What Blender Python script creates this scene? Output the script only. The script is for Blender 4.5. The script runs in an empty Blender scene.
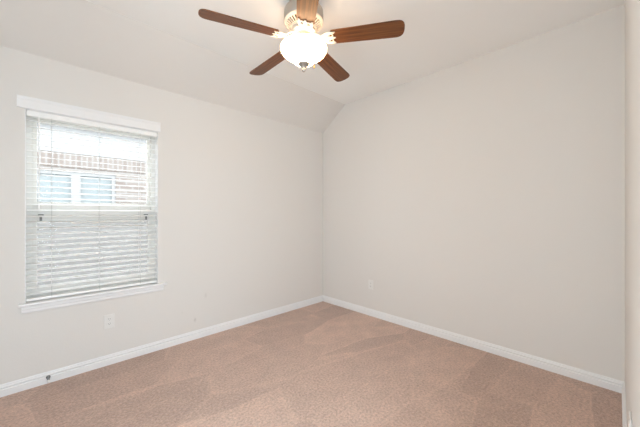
import bpy, bmesh, math, random
from mathutils import Vector, Matrix
random.seed(7)
S = bpy.context.scene
COL = S.collection
R = math.radians

# ---------------------------------------------------------------- camera
YAW = R(45.78)                      # heading measured from +x towards +y
CAM = Vector((-2.963, -2.983, 1.27))
cam_d = bpy.data.cameras.new('camera')
cam_d.sensor_width = 36.0
cam_d.lens = 36.0 * 289.0 / 640.0
cam_d.clip_start = 0.01
cam = bpy.data.objects.new('camera', cam_d)
COL.objects.link(cam)
cam.location = CAM
cam.rotation_euler = (R(90), 0, YAW - R(90))
S.camera = cam

# ---------------------------------------------------------------- world, exposure
W = bpy.data.worlds.new('overcast_sky')
S.world = W
W.use_nodes = True
bg = W.node_tree.nodes['Background']
bg.inputs['Color'].default_value = (0.90, 0.96, 1.0, 1)
bg.inputs['Strength'].default_value = 8.0
S.view_settings.view_transform = 'Standard'
S.view_settings.look = 'None'
S.view_settings.exposure = 0.07
S.view_settings.gamma = 1.0
S.view_settings.use_curve_mapping = False
S.cycles.use_denoising = True
S.cycles.max_bounces = 16
S.cycles.diffuse_bounces = 10
S.cycles.transparent_max_bounces = 24
S.cycles.sample_clamp_indirect = 8.0
# daylight entering through the window (sampling portal for the sky)
pl = bpy.data.lights.new('window_daylight_portal', 'AREA')
pl.shape = 'RECTANGLE'
pl.size = 0.90
pl.size_y = 1.46
pl.cycles.is_portal = True
po = bpy.data.objects.new('window_daylight_portal', pl)
COL.objects.link(po)
po.location = (-2.60, 0.17, 1.315)
po.rotation_euler = (R(-90), 0, 0)     # -z of the lamp points to -y

# added fill lamp, brightening the room through the doorway behind the camera
hl = bpy.data.lights.new('hall_fill_light', 'AREA')
hl.shape = 'RECTANGLE'
hl.size = 0.55
hl.size_y = 2.0
hl.energy = 53.0
hl.color = (0.71, 0.88, 1.0)
ho = bpy.data.objects.new('hall_fill_light', hl)
COL.objects.link(ho)
ho.location = (-2.98, -3.46, 1.20)
ho.rotation_euler = (R(90 - 12), 0, R(0))      # shines into the room
# second added fill lamp, shining in through the invented west doorway
nl = bpy.data.lights.new('west_fill_light', 'AREA')
nl.shape = 'RECTANGLE'
nl.size = 0.9
nl.size_y = 1.9
nl.energy = 32.0
nl.color = (0.79, 0.93, 1.0)
no = bpy.data.objects.new('west_fill_light', nl)
COL.objects.link(no)
no.location = (-3.75, -2.15, 1.08)
no.rotation_euler = (R(90 + 3), 0, R(-90))

LAMP_W = 1.1        # each of the three bulbs in the fan bowl
BOWL_EMIT = 20.0
LAMP_RGB = (1.0, 0.74, 0.50)

# ---------------------------------------------------------------- material helpers
def mat(name, rgb, rough=0.6, metal=0.0, spec=0.3):
    m = bpy.data.materials.new(name)
    m.use_nodes = True
    b = m.node_tree.nodes['Principled BSDF']
    b.inputs['Base Color'].default_value = (*rgb, 1)
    b.inputs['Roughness'].default_value = rough
    b.inputs['Metallic'].default_value = metal
    b.inputs['Specular IOR Level'].default_value = spec
    return m

def nd(m, typ, **kw):
    n = m.node_tree.nodes.new(typ)
    for k, v in kw.items():
        setattr(n, k, v)
    return n

def lk(m, a, b):
    m.node_tree.links.new(a, b)

def bsdf(m):
    return m.node_tree.nodes['Principled BSDF']

def bump_noise(m, scale, strength, dist, detail=3.0):
    tc = nd(m, 'ShaderNodeTexCoord')
    n = nd(m, 'ShaderNodeTexNoise')
    n.inputs['Scale'].default_value = scale
    n.inputs['Detail'].default_value = detail
    bp = nd(m, 'ShaderNodeBump')
    bp.inputs['Strength'].default_value = strength
    bp.inputs['Distance'].default_value = dist
    lk(m, tc.outputs['Object'], n.inputs['Vector'])
    lk(m, n.outputs['Fac'], bp.inputs['Height'])
    lk(m, bp.outputs['Normal'], bsdf(m).inputs['Normal'])
    return tc, n, bp

WALL_RGB = (0.73, 0.707, 0.68)
m_wall = mat('painted_drywall', WALL_RGB, 0.75, 0, 0.2)
bump_noise(m_wall, 70, 0.10, 0.004)

# window wall: same paint, with two small scuffs low on the wall
m_wall_scuffed = mat('painted_drywall_scuffed', WALL_RGB, 0.75, 0, 0.2)
tc, n, bp = bump_noise(m_wall_scuffed, 70, 0.10, 0.004)
prev = None
for (sx, sz, rad, amt) in ((-1.828, 0.192, 0.020, 0.25), (-1.719, 0.417, 0.022, 0.14), (-1.95, 0.30, 0.012, 0.06)):
    mp = nd(m_wall_scuffed, 'ShaderNodeMapping')
    mp.inputs['Location'].default_value = (-sx, 0, -sz * 0.55)
    mp.inputs['Scale'].default_value = (1, 0, 0.55)
    ln = nd(m_wall_scuffed, 'ShaderNodeVectorMath', operation='LENGTH')
    nz = nd(m_wall_scuffed, 'ShaderNodeTexNoise')
    nz.inputs['Scale'].default_value = 60
    ad = nd(m_wall_scuffed, 'ShaderNodeMath', operation='MULTIPLY_ADD')
    ad.inputs[1].default_value = 0.018
    mr = nd(m_wall_scuffed, 'ShaderNodeMapRange')
    mr.inputs['From Min'].default_value = 0.009
    mr.inputs['From Max'].default_value = rad + 0.009
    mr.inputs['To Min'].default_value = amt
    mr.inputs['To Max'].default_value = 0.0
    mr.interpolation_type = 'SMOOTHSTEP'
    lk(m_wall_scuffed, tc.outputs['Object'], mp.inputs['Vector'])
    lk(m_wall_scuffed, mp.outputs['Vector'], ln.inputs[0])
    lk(m_wall_scuffed, tc.outputs['Object'], nz.inputs['Vector'])
    lk(m_wall_scuffed, nz.outputs['Fac'], ad.inputs[0])
    lk(m_wall_scuffed, ln.outputs['Value'], ad.inputs[2])
    lk(m_wall_scuffed, ad.outputs['Value'], mr.inputs['Value'])
    mx = nd(m_wall_scuffed, 'ShaderNodeMix', data_type='RGBA')
    mx.inputs[7].default_value = (0.23, 0.19, 0.16, 1)
    if prev is None:
        mx.inputs[6].default_value = (*WALL_RGB, 1)
    else:
        lk(m_wall_scuffed, prev, mx.inputs[6])
    lk(m_wall_scuffed, mr.outputs['Result'], mx.inputs[0])
    prev = mx.outputs[2]
lk(m_wall_scuffed, prev, bsdf(m_wall_scuffed).inputs['Base Color'])

m_ceil = mat('painted_ceiling', (0.87, 0.865, 0.85), 0.85, 0, 0.15)
bump_noise(m_ceil, 60, 0.12, 0.004)
m_trim = mat('white_trim_paint', (0.82, 0.82, 0.825), 0.38, 0, 0.4)
m_vinyl = mat('almond_vinyl', (0.71, 0.695, 0.66), 0.45, 0, 0.35)
m_plastic = mat('white_plastic', (0.77, 0.76, 0.74), 0.35, 0, 0.45)
m_slot = mat('dark_slot', (0.05, 0.05, 0.05), 0.7)
m_latch = mat('grey_latch', (0.16, 0.16, 0.15), 0.5)
m_nickel = mat('brushed_nickel', (0.45, 0.43, 0.40), 0.45, 1.0)
m_steel = mat('spring_steel', (0.22, 0.21, 0.20), 0.4, 1.0)
m_brass = mat('antique_brass', (0.22, 0.15, 0.08), 0.5, 1.0)
m_cream = mat('cream_enamel', (0.68, 0.61, 0.53), 0.42, 0, 0.4)
m_rubber = mat('white_rubber', (0.80, 0.79, 0.77), 0.6)
m_slat = mat('white_blind_slat', (0.90, 0.90, 0.89), 0.45, 0, 0.35)
m_cord = mat('white_cord', (0.50, 0.50, 0.48), 0.8)

# carpet: cut pile, speckled tufts, vacuum strokes leaning the pile different ways
m_carpet = mat('cut_pile_carpet', (0.45, 0.30, 0.22), 0.95, 0, 0.05)
def build_carpet():
    m = m_carpet
    tc = nd(m, 'ShaderNodeTexCoord')
    tuft = nd(m, 'ShaderNodeTexNoise')
    tuft.inputs['Scale'].default_value = 62
    tuft.inputs['Detail'].default_value = 4
    tuft.inputs['Roughness'].default_value = 0.7
    mott = nd(m, 'ShaderNodeTexNoise')
    mott.inputs['Scale'].default_value = 7
    mott.inputs['Detail'].default_value = 5
    # stroke cells, elongated along the room's diagonal
    warp = nd(m, 'ShaderNodeTexNoise')
    warp.inputs['Scale'].default_value = 1.6
    wm = nd(m, 'ShaderNodeVectorMath', operation='SCALE')
    wm.inputs['Scale'].default_value = 0.10
    wa = nd(m, 'ShaderNodeVectorMath', operation='ADD')
    mp = nd(m, 'ShaderNodeMapping')
    mp.inputs['Rotation'].default_value = (0, 0, R(-52))
    mp.inputs['Scale'].default_value = (0.8, 2.3, 1)
    vo = nd(m, 'ShaderNodeTexVoronoi')
    vo.inputs['Scale'].default_value = 1.4
    sp = nd(m, 'ShaderNodeSeparateColor')
    for t in (tuft, mott, warp):
        lk(m, tc.outputs['Object'], t.inputs['Vector'])
    lk(m, warp.outputs['Color'], wm.inputs[0])
    lk(m, tc.outputs['Object'], wa.inputs[0])
    lk(m, wm.outputs['Vector'], wa.inputs[1])
    lk(m, wa.outputs['Vector'], mp.inputs['Vector'])
    lk(m, mp.outputs['Vector'], vo.inputs['Vector'])
    lk(m, vo.outputs['Color'], sp.inputs['Color'])
    # edges of the strokes: thin paler ridges
    ve = nd(m, 'ShaderNodeTexVoronoi', feature='DISTANCE_TO_EDGE')
    ve.inputs['Scale'].default_value = 1.4
    lk(m, mp.outputs['Vector'], ve.inputs['Vector'])
    er = nd(m, 'ShaderNodeMapRange')
    er.inputs['From Min'].default_value = 0.0
    er.inputs['From Max'].default_value = 0.035
    er.inputs['To Min'].default_value = 1.0
    er.inputs['To Max'].default_value = 0.0
    lk(m, ve.outputs['Distance'], er.inputs['Value'])
    r1 = nd(m, 'ShaderNodeMapRange')
    r1.inputs['From Min'].default_value = 0.3
    r1.inputs['From Max'].default_value = 0.7
    r1.inputs['To Min'].default_value = 0.68
    r1.inputs['To Max'].default_value = 1.32
    r1.clamp = False
    lk(m, tuft.outputs['Fac'], r1.inputs['Value'])
    r2 = nd(m, 'ShaderNodeMapRange')
    r2.inputs['From Min'].default_value = 0.3
    r2.inputs['From Max'].default_value = 0.7
    r2.inputs['To Min'].default_value = 0.92
    r2.inputs['To Max'].default_value = 1.08
    lk(m, mott.outputs['Fac'], r2.inputs['Value'])
    r3 = nd(m, 'ShaderNodeMapRange')
    r3.inputs['To Min'].default_value = 0.89
    r3.inputs['To Max'].default_value = 1.12
    lk(m, sp.outputs['Red'], r3.inputs['Value'])
    a = nd(m, 'ShaderNodeMath', operation='MULTIPLY')
    b = nd(m, 'ShaderNodeMath', operation='MULTIPLY')
    lk(m, r1.outputs['Result'], a.inputs[0])
    lk(m, r2.outputs['Result'], a.inputs[1])
    lk(m, a.outputs['Value'], b.inputs[0])
    lk(m, r3.outputs['Result'], b.inputs[1])
    c = nd(m, 'ShaderNodeMath', operation='MULTIPLY_ADD')
    c.inputs[1].default_value = 0.09
    lk(m, er.outputs['Result'], c.inputs[0])
    lk(m, b.outputs['Value'], c.inputs[2])
    base = nd(m, 'ShaderNodeMix', data_type='RGBA', blend_type='MULTIPLY')
    base.inputs[0].default_value = 1.0
    base.inputs[6].default_value = (*CARPET_RGB, 1)
    lk(m, c.outputs['Value'], base.inputs[7])
    lk(m, base.outputs[2], bsdf(m).inputs['Base Color'])
    bp = nd(m, 'ShaderNodeBump')
    bp.inputs['Strength'].default_value = 0.8
    bp.inputs['Distance'].default_value = 0.012
    lk(m, tuft.outputs['Fac'], bp.inputs['Height'])
    lk(m, bp.outputs['Normal'], bsdf(m).inputs['Normal'])
    bsdf(m).inputs['Sheen Weight'].default_value = 0.32
    bsdf(m).inputs['Sheen Tint'].default_value = (0.95, 0.95, 1.0, 1)
    bsdf(m).inputs['Sheen Roughness'].default_value = 0.6
CARPET_RGB = (0.525, 0.36, 0.28)
build_carpet()

# walnut blade: grain runs along the blade's own x
m_wood = mat('walnut_veneer', (0.25, 0.10, 0.04), 0.42, 0, 0.4)
def build_wood():
    m = m_wood
    tc = nd(m, 'ShaderNodeTexCoord')
    mp = nd(m, 'ShaderNodeMapping')
    mp.inputs['Scale'].default_value = (2.0, 45, 45)
    n = nd(m, 'ShaderNodeTexNoise')
    n.inputs['Scale'].default_value = 1.6
    n.inputs['Detail'].default_value = 6
    n.inputs['Distortion'].default_value = 0.6
    cr = nd(m, 'ShaderNodeValToRGB')
    cr.color_ramp.elements[0].position = 0.3
    cr.color_ramp.elements[0].color = (0.065, 0.020, 0.006, 1)
    cr.color_ramp.elements[1].position = 0.72
    cr.color_ramp.elements[1].color = (0.23, 0.080, 0.022, 1)
    lk(m, tc.outputs['Object'], mp.inputs['Vector'])
    lk(m, mp.outputs['Vector'], n.inputs['Vector'])
    lk(m, n.outputs['Fac'], cr.inputs['Fac'])
    lk(m, cr.outputs['Color'], bsdf(m).inputs['Base Color'])
build_wood()

# alabaster lamp bowl (gives off light)
m_bowl = bpy.data.materials.new('lit_alabaster_glass')
m_bowl.use_nodes = True
bowl_b = bsdf(m_bowl)
bowl_b.inputs['Base Color'].default_value = (0.9, 0.86, 0.8, 1)
bowl_b.inputs['Roughness'].default_value = 0.25
bowl_b.inputs['Emission Color'].default_value = (1.0, 0.66, 0.36, 1)
bowl_b.inputs['Emission Strength'].default_value = BOWL_EMIT

m_bowl_in = mat('etched_glass_inside', (0.75, 0.68, 0.58), 0.6)

# window glass: thin pane
def pane_material(name, tint):
    m = bpy.data.materials.new(name)
    m.use_nodes = True
    nt = m.node_tree
    nt.nodes.remove(nt.nodes['Principled BSDF'])
    out = nt.nodes['Material Output']
    tr = nd(m, 'ShaderNodeBsdfTransparent')
    tr.inputs['Color'].default_value = (*tint, 1)
    gl = nd(m, 'ShaderNodeBsdfGlossy')
    gl.inputs['Roughness'].default_value = 0.02
    fr = nd(m, 'ShaderNodeFresnel')
    fr.inputs['IOR'].default_value = 1.05
    mx = nd(m, 'ShaderNodeMixShader')
    lk(m, fr.outputs['Fac'], mx.inputs[0])
    lk(m, tr.outputs['BSDF'], mx.inputs[1])
    lk(m, gl.outputs['BSDF'], mx.inputs[2])
    lk(m, mx.outputs['Shader'], out.inputs['Surface'])
    return m
m_glass = pane_material('clear_glass', (0.97, 0.975, 0.975))

# insect screen: fine mesh, part open, part pale grey thread
m_screen = bpy.data.materials.new('insect_screen')
m_screen.use_nodes = True
_nt = m_screen.node_tree
_nt.nodes.remove(_nt.nodes['Principled BSDF'])
_tr = nd(m_screen, 'ShaderNodeBsdfTransparent')
_df = nd(m_screen, 'ShaderNodeBsdfDiffuse')
_df.inputs['Color'].default_value = (0.40, 0.40, 0.395, 1)
_tl = nd(m_screen, 'ShaderNodeBsdfTranslucent')
_tl.inputs['Color'].default_value = (0.40, 0.40, 0.395, 1)
_m1 = nd(m_screen, 'ShaderNodeMixShader')
_m1.inputs[0].default_value = 0.6
_m2 = nd(m_screen, 'ShaderNodeMixShader')
_m2.inputs[0].default_value = 0.5
lk(m_screen, _df.outputs[0], _m1.inputs[1])
lk(m_screen, _tl.outputs[0], _m1.inputs[2])
lk(m_screen, _tr.outputs[0], _m2.inputs[1])
lk(m_screen, _m1.outputs[0], _m2.inputs[2])
lk(m_screen, _m2.outputs[0], _nt.nodes['Material Output'].inputs['Surface'])

# neighbour's brick
def brick_material(name, bw, bh, swap=False):
    m = mat(name, (0.5, 0.42, 0.36), 0.9, 0, 0.1)
    tc = nd(m, 'ShaderNodeTexCoord')
    sx = nd(m, 'ShaderNodeSeparateXYZ')
    cx = nd(m, 'ShaderNodeCombineXYZ')
    lk(m, tc.outputs['Object'], sx.inputs[0])
    lk(m, sx.outputs['X'], cx.inputs['X'])
    lk(m, sx.outputs['Z'], cx.inputs['Y'])
    b = nd(m, 'ShaderNodeTexBrick')
    if swap:
        b.offset = 0.0
    b.inputs['Scale'].default_value = 1.0
    b.inputs['Brick Width'].default_value = bw
    b.inputs['Row Height'].default_value = bh
    b.inputs['Mortar Size'].default_value = 0.012
    b.inputs['Color1'].default_value = (0.17, 0.15, 0.138, 1)
    b.inputs['Color2'].default_value = (0.135, 0.113, 0.102, 1)
    b.inputs['Mortar'].default_value = (0.20, 0.193, 0.185, 1)
    lk(m, cx.outputs['Vector'], b.inputs['Vector'])
    lk(m, b.outputs['Color'], bsdf(m).inputs['Base Color'])
    return m
m_brick = brick_material('pale_brick', 0.21, 0.075)
m_soldier = brick_material('soldier_brick', 0.075, 0.40, True)
m_white = mat('white_painted_board', (0.20, 0.20, 0.20), 0.6)
m_nglass = mat('pale_blue_glass', (0.145, 0.163, 0.168), 0.25, 0, 0.6)
m_shingle = mat('grey_shingles', (0.22, 0.21, 0.20), 0.9)
bump_noise(m_shingle, 25, 0.5, 0.01)
m_ground = mat('pale_gravel', (0.22, 0.215, 0.20), 0.95)
tcg, ng, bpg = bump_noise(m_ground, 30, 0.6, 0.02)

# ---------------------------------------------------------------- mesh helpers
def finish(name, bm, m, parent=None, smooth=False, loc=None, bevel=0.0):
    bmesh.ops.recalc_face_normals(bm, faces=bm.faces)
    me = bpy.data.meshes.new(name)
    bm.to_mesh(me)
    bm.free()
    o = bpy.data.objects.new(name, me)
    COL.objects.link(o)
    for mm in (m if isinstance(m, (list, tuple)) else [m]):
        me.materials.append(mm)
    if parent is not None:
        o.parent = parent
    if loc is not None:
        o.location = loc
    if smooth:
        for p in me.polygons:
            p.use_smooth = True
        try:
            me.set_sharp_from_angle(angle=R(40))
        except Exception:
            pass
    if bevel > 0:
        bv = o.modifiers.new('bevel', 'BEVEL')
        bv.width = bevel
        bv.segments = 2
        bv.limit_method = 'ANGLE'
        bv.angle_limit = R(40)
    return o

def box(bm, x0, x1, y0, y1, z0, z1, M=None):
    vs = [bm.verts.new((x, y, z)) for x in (x0, x1) for y in (y0, y1) for z in (z0, z1)]
    for f in ((0, 1, 3, 2), (4, 6, 7, 5), (0, 4, 5, 1), (2, 3, 7, 6), (0, 2, 6, 4), (1, 5, 7, 3)):
        bm.faces.new([vs[i] for i in f])
    if M is not None:
        bmesh.ops.transform(bm, matrix=M, verts=vs)
    return vs

def prism(bm, prof, axis, a0, a1):
    """extrude a 2D polygon along axis: prof pairs are the other two coords in xyz order"""
    def P(p, a):
        if axis == 'x': return (a, p[0], p[1])
        if axis == 'y': return (p[0], a, p[1])
        return (p[0], p[1], a)
    A = [bm.verts.new(P(p, a0)) for p in prof]
    B = [bm.verts.new(P(p, a1)) for p in prof]
    n = len(prof)
    bm.faces.new(A)
    bm.faces.new(B[::-1])
    for i in range(n):
        bm.faces.new((A[i], A[(i + 1) % n], B[(i + 1) % n], B[i]))
    return A + B

def lathe(bm, prof, seg=48, cx=0, cy=0):
    rings = []
    for r, z in prof:
        if r < 1e-6:
            rings.append([bm.verts.new((cx, cy, z))])
        else:
            rings.append([bm.verts.new((cx + r * math.cos(2 * math.pi * i / seg), cy + r * math.sin(2 * math.pi * i / seg), z)) for i in range(seg)])
    for a, b in zip(rings, rings[1:]):
        for i in range(seg):
            j = (i + 1) % seg
            if len(a) == 1 and len(b) == 1:
                continue
            if len(a) == 1:
                bm.faces.new((a[0], b[i], b[j]))
            elif len(b) == 1:
                bm.faces.new((a[i], a[j], b[0]))
            else:
                bm.faces.new((a[i], a[j], b[j], b[i]))

def tube(bm, pts, r, seg=8, flat=1.0, cap=True):
    """tube through pts, radius r (number or list); flat scales the vertical thickness"""
    pts = [Vector(p) for p in pts]
    rs = r if isinstance(r, (list, tuple)) else [r] * len(pts)
    rings = []
    for i, p in enumerate(pts):
        t = (pts[min(i + 1, len(pts) - 1)] - pts[max(i - 1, 0)]).normalized()
        up = Vector((0, 0, 1)) if abs(t.z) < 0.95 else Vector((1, 0, 0))
        s = t.cross(up).normalized()
        u = s.cross(t).normalized()
        rings.append([bm.verts.new(p + s * rs[i] * math.cos(2 * math.pi * k / seg) + u * rs[i] * flat * math.sin(2 * math.pi * k / seg)) for k in range(seg)])
    for a, b in zip(rings, rings[1:]):
        for k in range(seg):
            j = (k + 1) % seg
            bm.faces.new((a[k], a[j], b[j], b[k]))
    if cap:
        bm.faces.new(rings[0])
        bm.faces.new(rings[-1][::-1])

def empty(name, loc=(0, 0, 0), rz=0.0):
    o = bpy.data.objects.new(name, None)
    COL.objects.link(o)
    o.location = loc
    o.rotation_euler = (0, 0, rz)
    o.empty_display_size = 0.1
    return o

def tag(o, label=None, cat=None, group=None, kind=None):
    if label: o['label'] = label
    if cat: o['category'] = cat
    if group: o['group'] = group
    if kind: o['kind'] = kind
    return o

def structure(o, label, cat):
    return tag(o, label, cat, None, 'structure')

# ---------------------------------------------------------------- room shell
XW, YS = -3.32, -3.022           # west and south wall faces; corner of north and east is the origin
KNEE, FLAT, SLOPE = 2.435, 2.743, -0.422
T = 0.14
WX0, WX1, WZ0, WZ1 = -3.035, -2.166, 0.618, 2.030   # window opening

bm = bmesh.new()
box(bm, XW - T, T, YS - T, T, -0.12, 0.0)
structure(finish('floor', bm, m_carpet), 'pinkish tan cut pile carpet with vacuum strokes covering the floor', 'floor')

bm = bmesh.new()
box(bm, XW - T, WX0, 0, T, 0, KNEE)
box(bm, WX1, T, 0, T, 0, KNEE)
box(bm, WX0, WX1, 0, T, 0, WZ0)
box(bm, WX0, WX1, 0, T, WZ1, KNEE)
bmesh.ops.remove_doubles(bm, verts=bm.verts, dist=1e-5)
structure(finish('wall_left', bm, m_wall_scuffed), 'off-white painted wall holding the window, below the sloped ceiling', 'wall')

gable = [(YS - T, 0), (T, 0), (T, KNEE), (0, KNEE), (SLOPE, FLAT), (YS - T, FLAT)]
bm = bmesh.new()
prism(bm, gable, 'x', 0.0, T)
structure(finish('wall_right', bm, m_wall), 'blank off-white painted wall right of the corner', 'wall')
# west wall: unseen open doorway, added to let fill light in
HZ = 2.45
EY0, EY1, EZ1 = -2.62, -1.70, 2.06
bm = bmesh.new()
prism(bm, [(EY1, 0), (T, 0), (T, KNEE), (0, KNEE), (SLOPE, FLAT), (EY1, FLAT)], 'x', XW - T, XW)
prism(bm, [(YS - T, 0), (EY0, 0), (EY0, FLAT), (YS - T, FLAT)], 'x', XW - T, XW)
prism(bm, [(EY0, EZ1), (EY1, EZ1), (EY1, FLAT), (EY0, FLAT)], 'x', XW - T, XW)
structure(finish('wall_west', bm, m_wall), 'off-white painted wall left of the camera, with an added open doorway', 'wall')
NX = -4.6  # unseen room shell, added around the west fill lamp
bm = bmesh.new()
box(bm, NX - 0.1, NX, -3.0, -1.3, 0, HZ)
box(bm, NX, XW - T, -3.0, -2.9, 0, HZ)
box(bm, NX, XW - T, -1.4, -1.3, 0, HZ)
structure(finish('wall_added_room', bm, m_wall), 'off-white walls of the added room to the west', 'wall')
bm = bmesh.new()
box(bm, NX - 0.1, XW - T, -3.0, -1.3, HZ, HZ + 0.1)
structure(finish('ceiling_added_room', bm, m_ceil), 'white ceiling of the added room to the west', 'ceiling')
bm = bmesh.new()
box(bm, NX - 0.1, XW - T, -3.0, -1.3, -0.12, 0)
structure(finish('floor_added_room', bm, m_carpet), 'tan carpet of the added room to the west', 'floor')
# south wall: open doorway at the camera, added to brighten the room
DX0, DX1, DZ1 = -3.27, -2.40, 2.06
bm = bmesh.new()
box(bm, XW, DX0, YS - T, YS, 0, FLAT)
box(bm, DX1, 0, YS - T, YS, 0, FLAT)
box(bm, DX0, DX1, YS - T, YS, DZ1, FLAT)
structure(finish('wall_south', bm, m_wall), 'pale painted wall seen edge-on at the right border', 'wall')
# unseen hall added beyond the doorway, around its fill lamp
HY, HX0, HX1 = -4.45, -3.75, -1.9
bm = bmesh.new()
box(bm, HX0 - 0.1, HX0, HY, YS - T, 0, HZ)
box(bm, HX1, HX1 + 0.1, HY, YS - T, 0, HZ)
box(bm, HX0 - 0.1, HX1 + 0.1, HY - 0.1, HY, 0, HZ)
structure(finish('wall_added_hall', bm, m_wall), 'off-white walls of the added hall behind the camera', 'wall')
bm = bmesh.new()
box(bm, HX0 - 0.1, HX1 + 0.1, HY - 0.1, YS - T, HZ, HZ + 0.1)
structure(finish('ceiling_added_hall', bm, m_ceil), 'white ceiling of the added hall behind the camera', 'ceiling')
bm = bmesh.new()
box(bm, HX0 - 0.1, HX1 + 0.1, HY - 0.1, YS - T, -0.12, 0)
structure(finish('floor_added_hall', bm, m_carpet), 'tan carpet of the added hall behind the camera', 'floor')

bm = bmesh.new()
prism(bm, [(YS - T, FLAT), (SLOPE, FLAT), (0, KNEE), (T, KNEE), (T, KNEE + 0.12), (0.05, KNEE + 0.14), (SLOPE + 0.04, FLAT + 0.14), (YS - T, FLAT + 0.14)], 'x', XW - T, T)
for f_ in bm.faces:
    c_ = f_.calc_center_median()
    f_.material_index = 1 if (SLOPE < c_.y < 0 and KNEE < c_.z < FLAT - 0.02) else 0
structure(finish('ceiling', bm, [m_ceil, m_wall]), 'white painted ceiling, flat with a sloped strip above the window wall', 'ceiling')

# baseboards: stepped profile 83 mm high
def base_profile(s):     # (offset from the wall, z) with s = direction into the room
    return [(0, 0), (s * 0.016, 0), (s * 0.016, 0.046), (s * 0.0105, 0.050), (s * 0.0105, 0.055), (s * 0.014, 0.059), (s * 0.014, 0.065), (s * 0.008, 0.070), (s * 0.007, 0.077), (s * 0.004, 0.083), (0, 0.083)]
bm = bmesh.new()
prism(bm, base_profile(-1), 'x', XW, 0)
structure(finish('baseboard_left', bm, m_trim), 'white baseboard along the window wall', 'baseboard')
bm = bmesh.new()
prism(bm, base_profile(-1), 'y', YS, -0.0)
structure(finish('baseboard_right', bm, m_trim), 'white baseboard along the blank right wall', 'baseboard')
bm = bmesh.new()
prism(bm, [(YS + a, z) for a, z in base_profile(1)], 'x', DX1, 0)
structure(finish('baseboard_south', bm, m_trim), 'white baseboard end-on at the lower right border', 'baseboard')

# ---------------------------------------------------------------- window
win = structure(empty('window_1', ((WX0 + WX1) / 2, 0, WZ0)), 'white single-hung window with sill and header board', 'window')
def wpart(name, bm, m, parent=win, **kw):
    bmesh.ops.translate(bm, verts=bm.verts, vec=-Vector(win.location))
    return finish(name, bm, m, parent, **kw)

# outer frame in the opening
FY0, FY1 = 0.075, 0.14
fw = 0.038
bm = bmesh.new()
box(bm, WX0, WX0 + fw, FY0, FY1, WZ0, WZ1)
box(bm, WX1 - fw, WX1, FY0, FY1, WZ0, WZ1)
box(bm, WX0 + fw, WX1 - fw, FY0, FY1, WZ1 - fw, WZ1)
box(bm, WX0 + fw, WX1 - fw, FY0, FY1, WZ0, WZ0 + fw)
wpart('window_frame', bm, m_vinyl)
ix0, ix1 = WX0 + fw, WX1 - fw
def sash(name, z0, z1, y0, y1, top, bot, st=0.026):
    bm = bmesh.new()
    box(bm, ix0, ix0 + st, y0, y1, z0, z1)
    box(bm, ix1 - st, ix1, y0, y1, z0, z1)
    box(bm, ix0 + st, ix1 - st, y0, y1, z1 - top, z1)
    box(bm, ix0 + st, ix1 - st, y0, y1, z0, z0 + bot)
    s = wpart(name, bm, m_vinyl, bevel=0.002)
    bm = bmesh.new()
    ym = (y0 + y1) / 2
    box(bm, ix0 + st, ix1 - st, ym - 0.002, ym + 0.002, z0 + bot, z1 - top)
    wpart('pane', bm, m_glass, s)
    return s
up = sash('upper_sash', 1.262, WZ1 - fw, 0.110, 0.136, 0.022, 0.098)
lo = sash('lower_sash', WZ0 + fw, 1.290, 0.080, 0.106, 0.075, 0.045)
# tilt latches and the lift rail on the lower sash
for lx in (ix0 + 0.045, ix1 - 0.045):
    bm = bmesh.new()
    box(bm, lx - 0.016, lx + 0.016, 0.066, 0.080, 1.250, 1.264)
    box(bm, lx - 0.007, lx + 0.007, 0.060, 0.070, 1.214, 1.252)
    wpart('tilt_latch', bm, m_latch, lo)
bm = bmesh.new()
box(bm, ix0 + 0.22, ix1 - 0.06, 0.072, 0.0805, 1.185, 1.206)
wpart('lift_rail', bm, m_vinyl, lo)
# insect screen outside the lower sash
bm = bmesh.new()
box(bm, ix0, ix1, 0.1375, 0.1385, WZ0 + fw, 1.285)
wpart('insect_screen', bm, m_screen)
# jamb liner boards (drywall returns)
bm = bmesh.new()
for x0, x1 in ((WX0, WX0 + 0.004), (WX1 - 0.004, WX1)):
    box(bm, x0, x1, 0.0, FY0, WZ0, WZ1)
box(bm, WX0, WX1, 0.0, FY0, WZ1 - 0.004, WZ1)
wpart('jamb_lining', bm, m_trim)
# header board with a small crown edge
bm = bmesh.new()
HX0, HX1 = -3.075, -2.150
prism(bm, [(0, 2.030), (-0.018, 2.030), (-0.018, 2.088), (-0.022, 2.094), (-0.026, 2.104), (-0.026, 2.112), (0, 2.112)], 'x', HX0, HX1)
wpart('header_board', bm, m_trim)
# sill board with rounded nose, and apron under it
bm = bmesh.new()
prism(bm, [(FY0, 0.601), (FY0, 0.621), (-0.030, 0.621), (-0.036, 0.618), (-0.038, 0.611), (-0.036, 0.604), (-0.030, 0.601)], 'x', WX0 + 0.001, WX1 - 0.001)
for x0, x1 in ((-3.066, WX0 + 0.001), (WX1 - 0.001, -2.098)):
    prism(bm, [(0, 0.601), (0, 0.621), (-0.030, 0.621), (-0.036, 0.618), (-0.038, 0.611), (-0.036, 0.604), (-0.030, 0.601)], 'x', x0, x1)
wpart('window_sill', bm, m_trim)
bm = bmesh.new()
prism(bm, [(0, 0.601), (-0.019, 0.601), (-0.019, 0.580), (-0.015, 0.574), (-0.015, 0.558), (-0.009, 0.548), (0, 0.548)], 'x', -3.052, -2.122)
wpart('apron', bm, m_trim)

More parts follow.
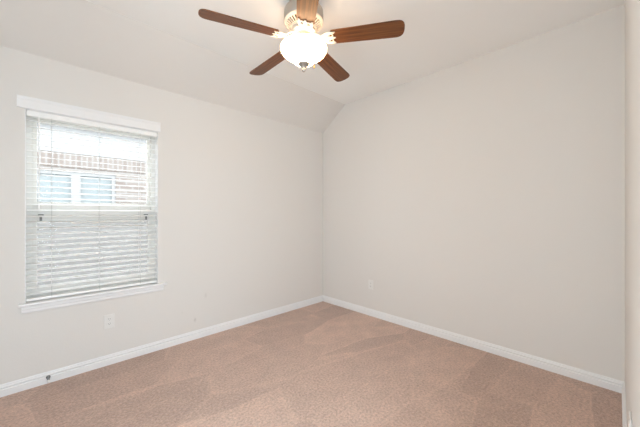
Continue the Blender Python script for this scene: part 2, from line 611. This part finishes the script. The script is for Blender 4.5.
# ---------------------------------------------------------------- blind
bl = tag(empty('window_blind', ((WX0 + WX1) / 2, 0.034, WZ0 + 0.003)),
         'white horizontal slatted blind lowered over the window with its slats open', 'blind')
def bpart(name, bm, m, parent=bl, **kw):
    bmesh.ops.translate(bm, verts=bm.verts, vec=-Vector(bl.location))
    return finish(name, bm, m, parent, **kw)
BX0, BX1 = WX0 + 0.008, WX1 - 0.008
BY = 0.034
bm = bmesh.new()
box(bm, BX0, BX1, 0.010, 0.060, 1.985, 2.025)
bpart('headrail', bm, m_slat, bevel=0.002)
zb0 = WZ0 + 0.010
bm = bmesh.new()
box(bm, BX0, BX1, 0.009, 0.059, zb0, zb0 + 0.020)
bpart('bottom_rail', bm, m_slat, bevel=0.003)
bm = bmesh.new()
pitch = 0.0440
tilt = R(8)                  # room-side edge lower
z = zb0 + 0.020 + 0.030
while z < 1.975:
    for s0, s1 in ((-0.025, 0.025),):
        prof = []
        for k in range(7):
            u = -0.025 + 0.05 * k / 6
            zz = 0.0022 * (1 - (u / 0.025) ** 2)
            prof.append((u, zz + 0.0016))
        for k in range(6, -1, -1):
            u = -0.025 + 0.05 * k / 6
            zz = 0.0022 * (1 - (u / 0.025) ** 2)
            prof.append((u, zz - 0.0016))
        prof = [(BY + u * math.cos(tilt) - w * math.sin(tilt), z + u * math.sin(tilt) + w * math.cos(tilt)) for u, w in prof]
        prism(bm, prof, 'x', BX0, BX1)
    z += pitch
bpart('slats', bm, m_slat)
for cx in (BX0 + 0.135, (BX0 + BX1) / 2, BX1 - 0.135):
    bm = bmesh.new()
    for cy in (BY - 0.027, BY + 0.027):
        tube(bm, [(cx, cy, zb0 + 0.01), (cx, cy, 1.99)], 0.0011, 6)
    bpart('ladder_cord', bm, m_cord)
bm = bmesh.new()
tube(bm, [(BX0 + 0.065, 0.003, 1.33), (BX0 + 0.065, 0.003, 1.99)], 0.0028, 8)
lathe(bm, [(0, 1.30), (0.005, 1.302), (0.005, 1.325), (0.003, 1.335), (0, 1.335)], 10, BX0 + 0.065, 0.003)
bpart('tilt_wand', bm, m_slat, smooth=True)

# ---------------------------------------------------------------- wall outlets
def make_outlet(loc, rz, label):
    """plate lies in the local xz plane, room side is local -y"""
    r = tag(empty('wall_outlet', loc, rz), label, 'outlet', 'electrical outlets low on the walls')
    bm = bmesh.new()
    prism(bm, [(-0.036, -0.058), (0.036, -0.058), (0.036, 0.058), (-0.036, 0.058)], 'y', -0.0055, 0)
    finish('cover_plate', bm, m_plastic, r, bevel=0.002)
    for sz in (-1, 1):
        bm = bmesh.new()
        pts = []
        for k in range(24):
            a = 2 * math.pi * k / 24
            pts.append((0.0172 * math.cos(a), sz * 0.0195 + max(-0.0135, min(0.0135, 0.0172 * math.sin(a)))))
        prism(bm, pts, 'y', -0.0082, -0.0054)
        rc = finish('receptacle', bm, m_plastic, r)
        bm = bmesh.new()
        for sx in (-1, 1):
            box(bm, sx * 0.0064 - 0.001, sx * 0.0064 + 0.001, -0.0084, -0.0081, sz * 0.0195 - 0.001, sz * 0.0195 + 0.008)
        lathe_pts = [(0.0022 * math.cos(2 * math.pi * k / 10), sz * 0.0195 - 0.007 + 0.0022 * math.sin(2 * math.pi * k / 10)) for k in range(10)]
        prism(bm, lathe_pts, 'y', -0.0084, -0.0081)
        finish('slot', bm, m_slot, rc)
    bm = bmesh.new()
    prism(bm, [(0.003 * math.cos(2 * math.pi * k / 12), 0.003 * math.sin(2 * math.pi * k / 12)) for k in range(12)], 'y', -0.0068, -0.0054)
    finish('screw', bm, m_plastic, r)
    return r
make_outlet((-2.538, 0, 0.362), 0, 'white duplex outlet low on the wall beneath the window')
make_outlet((0, -0.848, 0.385), R(-90), 'white outlet low on the blank right wall near the corner')
make_outlet((-1.33, YS, 0.435), R(180), 'white outlet seen edge-on at the lower right border of the photo')

# ---------------------------------------------------------------- spring door stop
ds = tag(empty('door_stop', (-2.912, -0.0125, 0.045)), 'small spring door stop with white tip on the baseboard under the window', 'door stop')
bm = bmesh.new()
vs0 = len(bm.verts)
lathe(bm, [(0, 0), (0.013, 0), (0.013, 0.003), (0.008, 0.007), (0, 0.007)], 20)
bmesh.ops.rotate(bm, verts=bm.verts, cent=(0, 0, 0), matrix=Matrix.Rotation(R(90), 3, 'X'))
finish('mounting_cup', bm, m_steel, ds, smooth=True)
bm = bmesh.new()
pts = []
for k in range(14 * 10 + 1):
    a = 2 * math.pi * k / 10
    y = -0.006 - 0.052 * k / 140
    rr = 0.0075 - 0.0015 * k / 140
    pts.append((rr * math.cos(a), y, rr * math.sin(a) - 0.004 * (k / 140) ** 2))
tube(bm, pts, 0.0014, 6)
finish('spring', bm, m_steel, ds, smooth=True)
bm = bmesh.new()
lathe(bm, [(0, 0), (0.0075, 0), (0.009, 0.004), (0.009, 0.012), (0.006, 0.016), (0, 0.017)], 20)
bmesh.ops.rotate(bm, verts=bm.verts, cent=(0, 0, 0), matrix=Matrix.Rotation(R(90), 3, 'X'))
bmesh.ops.translate(bm, verts=bm.verts, vec=(0, -0.057, -0.004))
tag(finish('rubber_tip', bm, m_rubber, ds, smooth=True), 'white rubber tip')

# ---------------------------------------------------------------- ceiling fan
FX, FY = -1.665, -1.490
fan = tag(empty('ceiling_fan', (FX, FY, FLAT)), 'ceiling fan with five walnut blades and a lit white glass bowl', 'ceiling fan')
ZB = 2.453 - FLAT          # blade plane, relative to the ceiling
def rel(zabs): return zabs - FLAT
bm = bmesh.new()
lathe(bm, [(0, 0), (0.095, 0), (0.10, -0.012), (0.095, -0.055), (0.10, -0.070), (0.122, -0.082), (0.133, -0.098), (0.135, -0.125), (0.135, -0.160), (0.130, -0.168), (0.124, -0.170), (0, -0.170)], 64)
tag(finish('motor_housing', bm, m_nickel, fan, smooth=True), 'brushed nickel motor housing')
# cream vented ring under the motor: radial ribs with open slots
bm = bmesh.new()
def rib_ring(r0, z0, r1, z1, nrib, fill):
    lathe_t = 0.006
    for k in range(nrib):
        a0 = 2 * math.pi * k / nrib
        a1 = a0 + 2 * math.pi / nrib * fill
        A = []
        for (r, z) in ((r0, z0), (r1, z1), (r1, z1 + lathe_t), (r0, z0 + lathe_t)):
            A.append(((r * math.cos(a0), r * math.sin(a0), z), (r * math.cos(a1), r * math.sin(a1), z)))
        L = [bm.verts.new(p[0]) for p in A]
        Q = [bm.verts.new(p[1]) for p in A]
        bm.faces.new(L); bm.faces.new(Q[::-1])
        for i in range(4):
            bm.faces.new((L[i], L[(i + 1) % 4], Q[(i + 1) % 4], Q[i]))
rib_ring(0.122, -0.180, 0.078, -0.205, 32, 0.45)
lathe(bm, [(0.133, -0.166), (0.134, -0.172), (0.126, -0.180), (0.117, -0.184), (0.115, -0.178), (0.124, -0.168), (0.133, -0.166)], 64)
lathe(bm, [(0.084, -0.199), (0.084, -0.206), (0.070, -0.214), (0.060, -0.216), (0.058, -0.206), (0.076, -0.198), (0.084, -0.199)], 64)
finish('vent_ring', bm, m_cream, fan, smooth=True)
bm = bmesh.new()  # dark-coloured disc imitating the shade inside the slots
lathe(bm, [(0.062, -0.1705), (0.118, -0.1705), (0.118, -0.1725), (0.062, -0.1725), (0.062, -0.1705)], 48)
tag(finish('vent_backing', bm, m_slot, fan), 'dark disc standing in for the shade behind the vent slots')
# rotor hub, switch housing and the bowl's fitter
bm = bmesh.new()
lathe(bm, [(0, -0.170), (0.058, -0.170), (0.066, -0.210), (0.080, -0.222), (0.082, -0.240), (0.070, -0.250), (0.055, -0.256), (0.055, -0.275), (0.060, -0.282), (0.060, -0.318), (0.050, -0.326), (0, -0.326)], 48)
finish('switch_housing', bm, m_cream, fan, smooth=True)

# blades and their irons
R0, R1 = 0.195, 0.665
def blade_mesh():
    bm = bmesh.new()
    n = 28
    top, bot = [], []
    outline = []
    def hw(r):
        t = (r - R0) / (R1 - R0)
        return 0.057 + 0.011 * t
    # lower edge root -> tip, rounded clipped tip, back
    pts = []
    for k in range(12):
        r = R0 + (R1 - 0.055 - R0) * k / 11
        pts.append((r, -hw(r)))
    h = hw(R1 - 0.055)
    for k in range(1, 12):
        a = -math.pi / 2 + math.pi * k / 12
        ca, sa = math.cos(a), math.sin(a)
        pts.append((R1 - 0.055 + 0.055 * abs(ca) ** 0.75, h * math.copysign(abs(sa) ** 0.75, sa)))
    for k in range(11, -1, -1):
        r = R0 + (R1 - 0.055 - R0) * k / 11
        pts.append((r, hw(r)))
    pts.append((R0 - 0.010, hw(R0) * 0.7))
    pts.append((R0 - 0.010, -hw(R0) * 0.7))
    pts = [(x, y) for x, y in pts]
    prism(bm, pts, 'z', -0.003, 0.003)
    return bm
PITCH = R(-12)
def iron_mesh():
    bm = bmesh.new()
    # arm from the rotor to the blade root
    tube(bm, [(0.070, 0, 0.036), (0.100, 0, 0.026), (0.130, 0, 0.004), (0.160, 0, -0.007), (0.195, 0, -0.0085), (0.220, 0, -0.0085)],
         [0.014, 0.011, 0.010, 0.012, 0.012, 0.005], 10, 0.45)
    for s in (-1, 1):
        # outer scroll to a side prong
        P = [(0.118, 0, 0.010), (0.138, s * 0.020, 0.000), (0.160, s * 0.036, -0.006), (0.185, s * 0.043, -0.0085), (0.212, s * 0.040, -0.0085), (0.218, s * 0.046, -0.0085)]
        tube(bm, P, [0.008, 0.008, 0.008, 0.008, 0.008, 0.004], 8, 0.5)
        # inner scroll ring
        C = [(0.186 + 0.017 * math.cos(a), s * 0.021 + 0.015 * math.sin(a), -0.0085) for a in [2 * math.pi * k / 16 for k in range(17)]]
        tube(bm, C, 0.0048, 8, 0.6)
        # screw head
        lathe(bm, [(0, -0.014), (0.004, -0.013), (0.006, -0.010), (0.006, -0.006)], 12, 0.210, s * 0.040)
    C = [(0.150 + 0.014 * math.cos(a), 0.014 * math.sin(a), -0.006) for a in [2 * math.pi * k / 16 for k in range(17)]]
    tube(bm, C, 0.005, 8, 0.6)
    return bm
heading = math.degrees(YAW) - 90       # world angle of the image's rightward direction
bladem = ironm = None
for k in range(5):
    a = R(heading - 18 + 6.5 + 72 * k)
    M = Matrix.Translation((0, 0, ZB)) @ Matrix.Rotation(a, 4, 'Z') @ Matrix.Rotation(PITCH, 4, 'X')
    if bladem is None:
        b = finish('blade', blade_mesh(), m_wood, fan, bevel=0.0015)
        i = finish('blade_iron', iron_mesh(), m_cream, fan, smooth=True)
        bladem, ironm = b, i
    else:
        b = bladem.copy(); COL.objects.link(b); b.parent = fan
        i = ironm.copy(); COL.objects.link(i); i.parent = fan
    b.matrix_local = M
    i.matrix_local = M

# glass bowl: bell shape, open at the top
bm = bmesh.new()
outer = [(0.030, 2.292), (0.050, 2.294), (0.063, 2.300), (0.074, 2.311), (0.087, 2.324), (0.106, 2.337), (0.129, 2.351), (0.147, 2.367), (0.156, 2.384), (0.158, 2.397), (0.153, 2.406), (0.145, 2.410)]
inner = [(r - 0.005, z + 0.003) for r, z in outer][::-1]
lathe(bm, [(r, rel(z)) for r, z in outer + inner + outer[:1]], 64)
# the glow comes off the outside of the glass; the inside is a plain etched face
for i_, f_ in enumerate(bm.faces):
    f_.material_index = 0 if i_ < 64 * (len(outer) - 1) else 1
bowl = tag(finish('glass_bowl', bm, [m_bowl, m_bowl_in], fan, smooth=True), 'glowing white glass bowl')
# rod and finial
bm = bmesh.new()
tube(bm, [(0, 0, rel(2.290)), (0, 0, rel(2.425))], 0.005, 10)
lathe(bm, [(0, rel(2.300)), (0.036, rel(2.299)), (0.039, rel(2.292)), (0.034, rel(2.284)), (0.022, rel(2.278)), (0.013, rel(2.270)), (0.010, rel(2.262)), (0.014, rel(2.254)), (0.013, rel(2.246)), (0.006, rel(2.238)), (0, rel(2.235))], 32)
tag(finish('finial', bm, m_nickel, fan, smooth=True), 'brushed nickel finial under the bowl')
# pull chains behind the bowl
FWD = Vector((math.cos(YAW), math.sin(YAW), 0)); RGT = Vector((math.sin(YAW), -math.cos(YAW), 0))
for (lat, dep, zend) in ((0.069, 0.168, 2.375), (-0.140, 0.115, 2.415)):
    p = RGT * lat + FWD * dep
    q = p.normalized() * 0.075
    bm = bmesh.new()
    tube(bm, [(q.x, q.y, rel(2.512)), (p.x * 0.75, p.y * 0.75, rel(2.508)), (p.x * 0.97, p.y * 0.97, rel(2.490)), (p.x, p.y, rel(2.465)), (p.x, p.y, rel(zend))], 0.0016, 6)
    ch = finish('pull_chain', bm, m_brass, fan, smooth=True)
    bm = bmesh.new()
    lathe(bm, [(0, rel(zend)), (0.003, rel(zend - 0.003)), (0.0065, rel(zend - 0.016)), (0.0055, rel(zend - 0.028)), (0, rel(zend - 0.031))], 14, p.x, p.y)
    finish('pull_knob', bm, m_brass, ch, smooth=True)
# bulbs in the bowl
for k in range(3):
    a = R(40 + 120 * k)
    ld = bpy.data.lights.new('bowl_bulb', 'POINT')
    ld.energy = LAMP_W
    ld.color = LAMP_RGB
    ld.shadow_soft_size = 0.022
    lo_ = bpy.data.objects.new('bowl_bulb', ld)
    COL.objects.link(lo_)
    lo_.parent = fan
    lo_.location = (0.085 * math.cos(a), 0.085 * math.sin(a), rel(2.372))

# ---------------------------------------------------------------- outside: ground and the house next door
bm = bmesh.new()
box(bm, -14, 10, 0.16, 14, -0.55, -0.45)
structure(finish('ground', bm, m_ground), 'pale ground between the two houses', 'ground')

NY = 3.55
house = tag(empty('neighbour_house', (-2.5, NY, -0.45)), 'pale brick house next door seen through the blind', 'house')
def hpart(name, bm, m, parent=house, **kw):
    bmesh.ops.translate(bm, verts=bm.verts, vec=-Vector(house.location))
    return finish(name, bm, m, parent, **kw)
NWX0, NWX1, NWZ0, NWZ1 = -3.45, -1.93, 1.10, 1.99
bm = bmesh.new()
box(bm, -9, NWX0, NY, NY + 0.2, -0.45, 2.06)
box(bm, NWX1, 5, NY, NY + 0.2, -0.45, 2.06)
box(bm, NWX0, NWX1, NY, NY + 0.2, -0.45, NWZ0)
box(bm, NWX0, NWX1, NY, NY + 0.2, NWZ1, 2.06)
hpart('brick_wall', bm, m_brick)
bm = bmesh.new()
box(bm, -9, 5, NY - 0.012, NY + 0.2, 2.06, 2.30)
hpart('soldier_course', bm, m_soldier)
bm = bmesh.new()
box(bm, -9, 5, NY - 0.02, NY + 0.2, 2.30, 2.78)
hpart('frieze_board', bm, m_white)
bm = bmesh.new()
box(bm, -9, 5, NY - 0.12, NY + 0.2, 2.78, 2.80)
box(bm, -9, 5, NY - 0.14, NY - 0.12, 2.76, 2.90)
hpart('eave', bm, m_white)
bm = bmesh.new()
prism(bm, [(NY - 0.16, 2.90), (NY + 3.5, 4.6), (NY + 3.5, 4.68), (NY - 0.16, 2.98)], 'x', -9, 5)
hpart('roof', bm, m_shingle)
bm = bmesh.new()
f = 0.06
box(bm, NWX0, NWX0 + f, NY + 0.02, NY + 0.10, NWZ0, NWZ1)
box(bm, NWX1 - f, NWX1, NY + 0.02, NY + 0.10, NWZ0, NWZ1)
box(bm, NWX0 + f, NWX1 - f, NY + 0.02, NY + 0.10, NWZ1 - f, NWZ1)
box(bm, NWX0 + f, NWX1 - f, NY + 0.02, NY + 0.10, NWZ0, NWZ0 + f)
mxx = -2.50
box(bm, mxx - 0.065, mxx + 0.065, NY + 0.02, NY + 0.10, NWZ0 + f, NWZ1 - f)
hw_ = hpart('house_window', bm, m_white)
bm = bmesh.new()
box(bm, NWX0 + f, mxx - 0.065, NY + 0.05, NY + 0.06, NWZ0 + f, NWZ1 - f)
box(bm, mxx + 0.065, NWX1 - f, NY + 0.05, NY + 0.06, NWZ0 + f, NWZ1 - f)
hpart('window_glass', bm, m_nglass, hw_)
